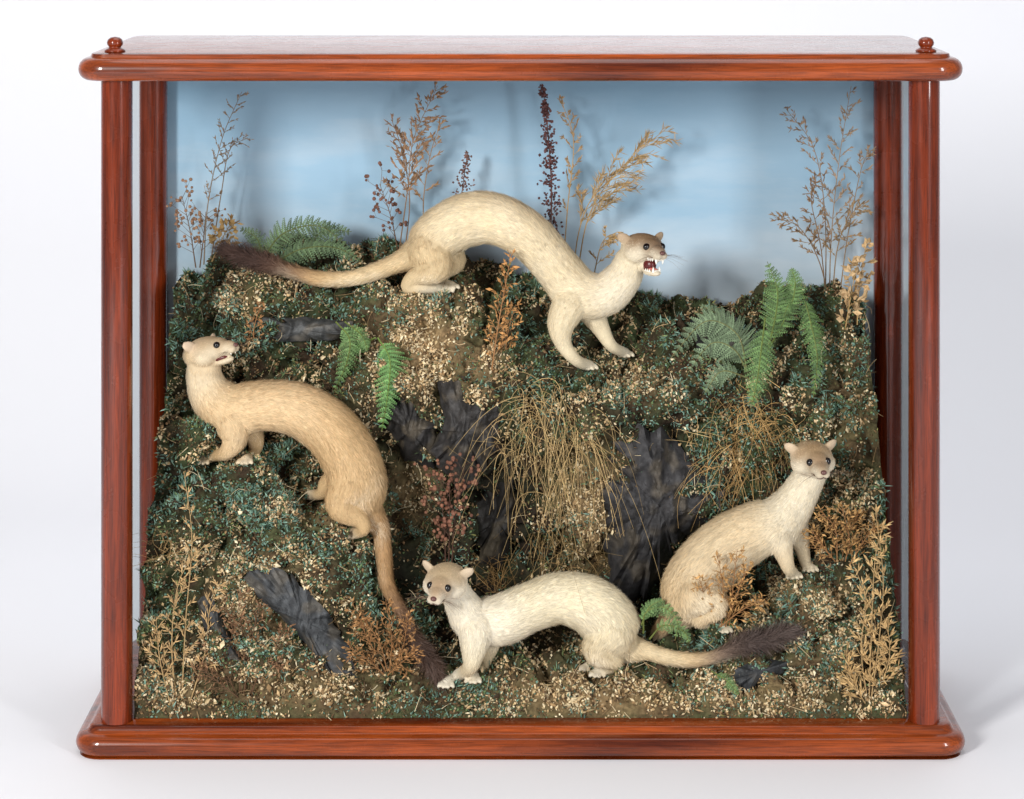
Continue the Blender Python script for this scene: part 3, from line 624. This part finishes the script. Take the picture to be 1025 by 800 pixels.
# ---------------------------------------------------------------- stoats
def stoat(label,dpts,spine,ntail,legs,head,C,jaw=0.):
    (pa,ya),(pb,yb)=[(p[0],hy(*p)) for p in dpts]
    if pa>pb:pa,ya,pb,yb=pb,yb,pa,ya
    base=lambda px:float(np.interp(px,[pa,pb],[ya,yb]))
    geo=MB();smp=[]
    def chain(ctrl,n,k=16,foot=False):
        A=np.array([list(c[:3])+[c[3]]+list(c[4])+[c[5]] for c in ctrl],float)
        R=cr(A,n);R[:,3]=np.maximum(R[:,3],.0018)
        V,f=tube_geo(R[:,:3],R[:,3],k,True,True);geo.add(V,f,(1,1,1))
        Tn=nrm(np.gradient(R[:,:3],axis=0))
        for i in range(n): smp.append((R[i,:3],R[i,3],Tn[i],R[i,4:7],R[i,7]))
        return R
    sc=lambda y:(D+y)/D*.001
    pts=[]
    for i,(px,py,dy,r,ck,fl) in enumerate(spine):
        y=base(px)+dy
        tl=i>=len(spine)-ntail
        if tl: y=min(y,hy(px,py)-r*.001*1.1)
        rr=(r-2.4) if r>14 else (max(r-2,2) if fl<9 else max(r*.55,2))
        pts.append([*W(px,py,y),rr*sc(y),C[ck],fl*.001])
    for _ in range(2):
        for i in range(len(spine)-ntail,len(pts)-1): pts[i][1]=.25*pts[i-1][1]+.5*pts[i][1]+.25*pts[i+1][1]
    chain(pts,90,22)
    for lg in legs:
        cp=[]
        for (px,py,dy,r,ck) in lg:
            if dy is None:
                p=hit(px,py)[0]+np.array([0,-.002,r*.00055])
            else: p=W(px,py,base(px)+dy)
            rr=r*.90-.8 if r>14 else r*.82-.5
            cp.append([*p,max(rr,3)*sc(p[1]),C[ck],(5 if r>14 else 3 if r>8.5 else 2)*.001])
        R=chain(cp,26,14)
        e=np.array(cp[-1][:3]);d=e-np.array(cp[-2][:3]);d[2]*=.25;d=nrm(d+np.array([0,-.35,0])*.6);sd=nrm(np.cross(d,[0,0,1]))
        for s in(-1.5,-.5,.5,1.5):
            a=e+sd*s*.0033;b_=e+d*.0088*(1.15 if abs(s)<1 else .9)+sd*s*.0050+np.array([0,0,-.0008]);
            V,f=tube_geo([a,(a+b_)/2+np.array([0,0,.0006]),b_],[.0026,.0026,.0020],8,True,True);geo.add(V,f,(1,1,1))
            smp.append((b_,.0024,d,np.array(C['w']),.0012))
    hx,hyy,hdy,f,hs,roll=head
    yh=base(hx)+hdy;hc=W(hx,hyy,yh);f=nrm(f);up=nrm(np.array([roll,0,1.]));rt=nrm(np.cross(f,up));u=np.cross(rt,f)
    k=hs*.001
    H=lambda a,b,c:hc+(f*a+rt*b+u*c)*k
    def E(a,b,c,ra,rb,rc,ax=None):
        M=np.array([f*ra,rt*rb,u*rc])*k if ax is None else ax
        V,ff=ell_geo(H(a,b,c),M,18,12);geo.add(V,ff,(1,1,1))
    E(-2,0,0,23,19,14);E(11,0,.3,15.5,12.5,10.5);E(23,0,-1.5,12.5,7.8,7.0)
    for s in(-1,1):
        E(2,s*8.5,-3.5,13.5,11.5,9.5);E(30.8,s*2.5,-3.4,5.2,4.3,3.9)
        ce=(-4,s*17.2,8.6)
        ef=nrm(f*1+rt*s*.45);es=nrm(np.cross(ef,u))
        M=np.array([ef*2.6,es*7.0,nrm(u+rt*s*.55)*7.0])*k
        V,ff=ell_geo(H(*ce),M,16,10);geo.add(V,ff,(1,1,1))
        smp.append((H(-3,s*19,11),.006,nrm(u+rt*s),np.array(C['ear']),.0016))
    jd=-9-9*jaw
    if jaw>0:
        E(17,0,jd+.5*jaw,11.5,6.2,3.0);E(5,0,-7-4.5*jaw,9,9.5,6+1.5*jaw);E(24,0,jd+.8,4.3,4.5,2.6)
    else:
        E(20,0,-7.2,11,6.0,4.0);E(6,0,-8,14,10,6.2)
    bk=-f
    for a,b,c,ck in((-10,0,10,'crown'),(4,0,11,'crown'),(14,0,8,'crown'),(22,0,4,'nosec'),(30,0,3,'nosec'),(26,0,-9,'w'),(14,0,-12,'w'),(-6,0,-10,'c')):
        smp.append((H(a,b,c),.004,bk,np.array(C[ck]),.0026))
    for s in(-1,1):
        for a,b,c,ck in((6,14,-4,'w'),(16,10,-3,'w'),(28,6,-4,'w'),(-10,15,2,'c'),(-4,12,10,'crown'),(20,7,1,'nosec'),(6,12,5,'crown')):
            smp.append((H(a,s*b,c),.004,nrm(bk+rt*s*.3),np.array(C[ck]),.0028))
    tmp=bpy.data.objects.new('tmp',geo.mesh('tmp'));col.objects.link(tmp)
    md=tmp.modifiers.new('r','REMESH');md.mode='VOXEL';md.voxel_size=.00105;md.use_smooth_shade=True
    ms=tmp.modifiers.new('s','SMOOTH');ms.iterations=5;ms.factor=.5
    dg=bpy.context.evaluated_depsgraph_get();me=bpy.data.meshes.new_from_object(tmp.evaluated_get(dg))
    bpy.data.objects.remove(tmp)
    me.polygons.foreach_set('use_smooth',np.ones(len(me.polygons),bool))
    nv=len(me.vertices);V=np.empty(nv*3,np.float32);me.vertices.foreach_get('co',V);V=V.reshape(-1,3).astype(float)
    me.calc_loop_triangles();Tt=np.empty(len(me.loop_triangles)*3,np.int32);me.loop_triangles.foreach_get('vertices',Tt);Tt=Tt.reshape(-1,3)
    SP=np.array([s[0] for s in smp]);SR=np.array([s[1] for s in smp]);SD=np.array([s[2] for s in smp]);SC=np.array([s[3] for s in smp]);SL=np.array([s[4] for s in smp])
    def ev(Q):
        o=[]
        for i in range(0,len(Q),20000):
            q=Q[i:i+20000];d=np.linalg.norm(q[:,None]-SP[None],axis=2)-SR[None]
            d-=d.min(1,keepdims=True);w=np.exp(-d/.0035);w/=w.sum(1,keepdims=True)
            o.append(np.concatenate([w@SD,w@SC,(w@SL)[:,None]],1))
        return np.concatenate(o)
    R=ev(V)
    at=me.attributes.new('Col','FLOAT_COLOR','POINT');cc=np.ones((nv,4),np.float32);cc[:,:3]=R[:,3:6]*.75;at.data.foreach_set('color',cc.ravel())
    org=np.array([V[:,0].mean(),V[:,1].mean(),V[:,2].min()])
    me.vertices.foreach_set('co',(V-org).astype(np.float32).ravel());me.update();me.materials.append(M_skin);me.name='stoat'
    ob=bpy.data.objects.new('stoat',me);col.objects.link(ob);place(ob,org,None)
    ob['label']=label;ob['category']='stoat';ob['group']='mounted stoats in the case'
    n=130000;Q,N1,_=sample(V,Tt,n);R=ev(Q)
    ex=np.ones(n,bool)
    eyes=[H(19.8,s*7.9,3.6) for s in(-1,1)];
    for e in eyes: ex&=np.linalg.norm(Q-e,axis=1)>3.7*k
    ex&=np.linalg.norm(Q-H(35.0,0,-1.2),axis=1)>3.6*k
    if jaw>0:
        rel=(Q-H(0,0,0))/k;ra=rel@f;rb=rel@rt;rc=rel@u
        ex&=~((ra>6)&(np.abs(rb)<6.5)&(rc<-6.5)&(rc>jd+1.5))
    Q,N1,R=Q[ex],N1[ex],R[ex];n=len(Q)
    nc=19000;ci=rng.choice(n,nc,replace=False);kd=KDTree(nc)
    for j,i in enumerate(ci): kd.insert(Q[i],j)
    kd.balance()
    idx=np.array([kd.find(q)[1] for q in Q])
    CP=Q[ci];cb=rng.normal(0,.07,nc);cdv=rng.normal(0,.11,(nc,3))
    bigc=np.array([noise.noise(Vector(q)*30) for q in CP])[:,None]
    L_=R[:,6]*rng.uniform(.65,1.2,n)
    bushy=np.clip((R[:,6]-.0085)/.006,0,1)[:,None]
    d=nrm(R[:,:3]);d=d-N1*(d*N1).sum(1,keepdims=True)
    d=nrm(nrm(d)+cdv[idx]*(1+1.8*bushy)+rng.normal(0,.07,(n,3))*(1+4*bushy));d=nrm(d+N1*(.13+.09*rng.random((n,1))+.32*bushy))
    to=(CP[idx]-Q)*.6
    wd=np.clip(L_*.05,.00017,.00034)
    bc=R[:,3:6];pale=np.clip(.35*(-N1[:,2:3])+.9*bigc[idx],0,.6)*(1-bushy);bc=bc*(1-pale)+np.array(C['w'])*pale
    cl=bc*np.clip(1+cb[idx]+rng.normal(0,.06,n),.55,1.25)[:,None]
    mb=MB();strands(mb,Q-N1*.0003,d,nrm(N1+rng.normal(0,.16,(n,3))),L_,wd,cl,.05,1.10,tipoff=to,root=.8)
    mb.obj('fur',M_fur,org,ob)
    for e in eyes:
        mb=MB();V2,ff=ell_geo(e,np.eye(3)*3.3*k,20,14);mb.add(V2,ff,(.006,.005,.005));mb.obj('eye',M_gloss,e,ob,True)
    mb=MB();V2,ff=ell_geo(H(35.2,0,-.9),np.array([f*2.4,rt*2.8,u*2.1])*k,16,10);mb.add(V2,ff,S(96,62,56));mb.obj('nose',M_wet,H(35.2,0,-.9),ob,True)
    bv=BVHTree.FromPolygons([Vector(v) for v in V],Tt.tolist())
    if jaw==0:
        mb=MB();pp=[]
        for a,b,c in((24,-6.8,-6.2),(28,-6.0,-7.0),(31,-4.0,-7.2),(33,-1.8,-6.2),(34,0,-5),(33,1.8,-6.2),(31,4.0,-7.2),(28,6.0,-7.0),(24,6.8,-6.2)):
            q,nn,_,_=bv.find_nearest(Vector(H(a,b,c)));pp.append(np.array(q)+np.array(nn)*.0005)
        V2,ff=tube_geo(cr(pp,26),np.full(26,.00045),5,True);mb.add(V2,ff,S(88,58,50));mb.obj('mouth',M_wet,pp[4],ob,True)
    else:
        mb=MB()
        hh=(-8.0-(jd+2.6))/2;mc=(-8.0+(jd+2.6))/2
        V2,ff=ell_geo(H(9,0,mc),np.array([f*(10.5 if jaw>.6 else 16),rt*6.6,u*(hh+2.4)])*k,16,10);mb.add(V2,ff,S(84,20,20))
        if jaw>.6:
            V2,ff=ell_geo(H(16,0,jd+4.0),np.array([f*8.5,rt*3.8,u*1.6])*k,14,8);mb.add(V2,ff,S(210,120,112))
        mb.obj('mouth',M_wet,H(17,0,mc),ob,True)
        mb=MB()
        def tooth(a,b,c,l,r,dn):
            p=H(a,b,c);q=p+(u*(-1 if dn else 1)-f*.05)*l*k
            V2,ff=tube_geo([p,(p+q)/2,q],[r*k,r*.75*k,.15*k],7,True);mb.add(V2,ff,S(244,240,228))
        ts_=1. if jaw>.6 else .5
        for s in(-1,1):
            tooth(30,s*3.4,-5.8,5.8*ts_,1.35*ts_+.15,True)
            for q_ in(0,1): tooth(31.5,s*(.7+1.3*q_),-5.8,2.6*ts_,.8,True)
            if jaw>.6:
                tooth(24.6,s*3.2,jd+1.4,5.4,1.3,False)
                for q_ in(0,1): tooth(25.8,s*(.6+1.1*q_),jd+1.6,2.4,.75,False)
                for q_ in range(3): tooth(26-3.2*q_,s*(5.0+.4*q_),-6.2,3.0,1.2,True);tooth(20.5-3.*q_,s*(4.8+.3*q_),jd+1.8,2.8,1.1,False)
        mb.obj('teeth',M_wet,H(29,0,-8),ob,True)
    mb=MB()
    for s in(-1,1):
        for q_ in range(9):
            p=H(29-rng.random()*4,s*5.6,-3-rng.random()*3);d=nrm(rt*s*1+f*rng.uniform(-.1,.5)+u*rng.uniform(-.5,.35));l=rng.uniform(13,24)*k
            add_tube(mb,np.array([p,p+d*l*.5,p+d*l-u*l*.15]),.00014,.00005,S(120,100,84),3)
    mb.obj('whiskers',M_plant,H(30,0,-3),ob)
    return ob
C1=dict(c=S(222,194,152),t=S(212,180,134),w=S(236,220,190),d=S(184,146,102),b=S(92,72,62),b2=S(146,114,88),crown=S(196,170,134),nosec=S(190,164,130),ear=S(230,206,178))
C2=dict(c=S(232,216,182),t=S(218,194,152),w=S(238,226,200),d=S(194,162,118),b=S(84,64,56),b2=S(130,100,78),crown=S(158,128,94),nosec=S(138,110,84),ear=S(194,170,142))
C3=dict(c=S(234,222,192),t=S(222,202,164),w=S(240,230,208),d=S(204,178,138),b=S(94,80,74),b2=S(146,124,106),crown=S(196,172,136),nosec=S(180,150,116),ear=S(226,204,176))
C4=dict(c=S(230,210,174),t=S(218,192,150),w=S(238,226,200),d=S(190,158,116),b=S(96,78,66),b2=S(146,124,106),crown=S(178,148,110),nosec=S(158,128,96),ear=S(226,202,172))
stoat('tan and cream stoat looking back over a mossy ledge',[(225,462),(350,540)],
 [(204,364,-.004,19,'c',4),(205,380,0,21,'w',5),(213,397,0,25,'c',6),(232,411,0,29,'c',7),(262,406,0,27,'c',7),(298,410,0,28.5,'c',8),(330,430,0,30,'t',8),(351,460,0,31,'t',8),(359,488,0,31,'t',8),(366,510,.004,22,'d',7),
  (380,528,.004,12,'d',7),(384,552,.0,10,'d',7),(388,580,-.005,9.5,'d',8),(399,610,-.012,10,'b2',10),(414,640,-.024,11,'b',13),(430,664,-.034,10,'b',16),(440,680,-.034,5,'b',16)],7,
 [[(232,420,-.012,22,'c'),(234,440,-.018,16,'c'),(226,453,-.02,10,'t'),(214,460,None,7.5,'t'),(203,464,None,7,'w')],
  [(246,420,.012,18,'c'),(256,442,.012,11,'t'),(252,456,.012,8,'t'),(246,464,None,7,'w')],
  [(352,486,-.010,27,'t'),(342,506,-.02,19,'t'),(360,520,-.02,12,'t'),(364,530,-.02,8.5,'t'),(352,538,None,7.5,'w')],
  [(345,478,.012,20,'t'),(328,484,.015,12,'t'),(322,494,.014,8,'t'),(310,499,None,7,'w')]],
 (207,352,-.006,(.82,-.48,.30),1.12,-.05),C1,.42)
stoat('cream snarling stoat with arched back on the top ledge',[(412,291),(595,371)],
 [(630,262,-.006,18,'c',4),(624,277,-.004,21,'w',5),(606,294,0,24,'w',6),(580,293,0,27,'c',7),(557,267,0,25,'c',7),(532,239,0,26,'c',8),(502,221,0,27.5,'c',8),(472,219,0,29,'c',8),(445,231,0,28,'c',8),(428,247,0,26,'t',7),(416,255,.0,19,'t',7),
  (398,263,.0,12,'t',7),(375,272,0,10.5,'t',7),(350,279,0,9.5,'t',7),(320,279,0,9.5,'d',8),(290,271,0,10,'b2',11),(262,262,0,11,'b',15),(240,255,0,10,'b',17),(224,250,0,5,'b',16)],8,
 [[(572,302,-.012,22,'c'),(562,324,-.018,17,'c'),(564,344,-.018,11,'c'),(576,360,-.014,8,'c'),(590,370,None,7.5,'w')],
  [(590,308,.012,18,'c'),(601,328,.014,12,'c'),(612,346,.012,8,'c'),(626,357,None,7,'w')],
  [(430,250,-.010,26,'t'),(436,268,-.018,19,'t'),(414,278,-.018,11,'t'),(408,288,-.018,8.5,'t'),(424,292,None,7.5,'w'),(446,293,None,7,'w')],
  [(440,246,.015,22,'t'),(456,262,.018,14,'t'),(440,276,.018,9,'t'),(440,286,None,7,'w'),(452,289,None,6.5,'w')]],
 (644,249,-.012,(.44,-.89,.05),1.16,.05),C2,1.3)
stoat('creamy white stoat crouching at the foot of the bank',[(447,687),(608,673)],
 [(456,592,-.006,17,'w',4),(463,606,-.004,20,'w',5),(474,620,0,24,'w',6),(500,621,0,27,'w',7),(530,608,0,26,'c',8),(560,599,0,27,'c',8),(588,605,0,30,'c',8),(608,621,0,31,'c',8),(618,638,0,29,'t',7),(630,648,.0,19,'t',7),
  (646,651,-.004,11,'t',7),(668,658,-.012,9.5,'t',7),(694,661,-.020,9,'d',7),(718,656,-.024,10,'b2',10),(742,647,-.026,11.5,'b',14),(766,640,-.026,11,'b',17),(786,635,-.026,7,'b',17),(796,634,-.026,4,'b',14)],8,
 [[(476,630,-.012,22,'w'),(474,652,-.018,15,'c'),(470,668,-.018,10,'t'),(458,680,None,8,'w'),(447,687,None,7.5,'w')],
  [(490,632,.012,18,'c'),(488,656,.014,11,'t'),(484,672,.012,8,'t'),(474,682,None,7,'w')],
  [(612,634,-.010,28,'c'),(598,652,-.02,18,'t'),(616,663,-.02,10,'t'),(612,672,None,7.5,'t'),(598,676,None,7,'w')],
  [(614,634,.015,20,'c'),(592,650,.018,12,'t'),(600,664,.014,8,'t'),(588,670,None,6.5,'w')]],
 (446,582,-.018,(-.26,-.92,-.12),1.14,.08),C3,0)
stoat('cream stoat sitting upright on a mossy ledge',[(700,628),(796,580)],
 [(812,474,-.006,18,'w',4),(804,488,-.002,20,'w',5),(794,505,0,23,'w',6),(778,523,0,28,'w',7),(755,532,0,30,'c',8),(730,546,0,32,'c',8),(706,568,0,33,'c',8),(692,591,0,33,'t',8),(682,608,.004,25,'t',7),
  (670,622,.012,13,'d',7),(660,632,.02,9,'d',8)],2,
 [[(778,532,-.012,21,'w'),(784,552,-.016,13,'c'),(789,568,-.016,9,'c'),(794,578,None,7.5,'w')],
  [(794,526,.010,18,'w'),(802,546,.008,11,'c'),(806,562,.008,8,'c'),(810,571,None,7,'w')],
  [(698,594,-.015,29,'c'),(716,606,-.022,17,'t'),(700,620,-.02,10,'t'),(708,628,None,7.5,'w'),(724,632,None,7,'w')]],
 (813,459,-.018,(.16,-.96,-.08),1.16,-.03),C4,0)
# ---------------------------------------------------------------- lights
w=bpy.data.worlds.new('World');scene.world=w;w.use_nodes=True
w.node_tree.nodes['Background'].inputs['Color'].default_value=(.96,.975,1,1);w.node_tree.nodes['Background'].inputs['Strength'].default_value=.31
def area(name,loc,tgt,size,power,c=(1,1,1),sy=None):
    l=bpy.data.lights.new(name,'AREA');l.energy=power;l.size=size;l.color=c
    if sy: l.shape='RECTANGLE';l.size_y=sy
    o=bpy.data.objects.new(name,l);col.objects.link(o);o.location=loc
    o.rotation_euler=(Vector(tgt)-Vector(loc)).to_track_quat('-Z','Y').to_euler();return o
area('studio_key_light',(-1.5,-2.3,1.30),(0,.15,.35),.4,82,(1,.985,.96),.7)
area('studio_fill_light',(1.7,-2.2,1.0),(0,.15,.35),.3,34,(.98,.99,1),1.2)
area('studio_top_light',(0,.3,2.4),(0,.8,0),1.6,19,(1,1,1))
cam=bpy.data.cameras.new('camera');co=bpy.data.objects.new('camera',cam);col.objects.link(co)
co.location=CAM;co.rotation_euler=(math.radians(90),0,0);cam.sensor_width=36;cam.lens=36*D/1.025
cam.shift_x=-(521-512.5)/1025;cam.shift_y=-(519)/1025;cam.clip_start=.05;cam.clip_end=50
scene.camera=co
scene.view_settings.view_transform='Standard';scene.view_settings.look='None';scene.view_settings.exposure=0
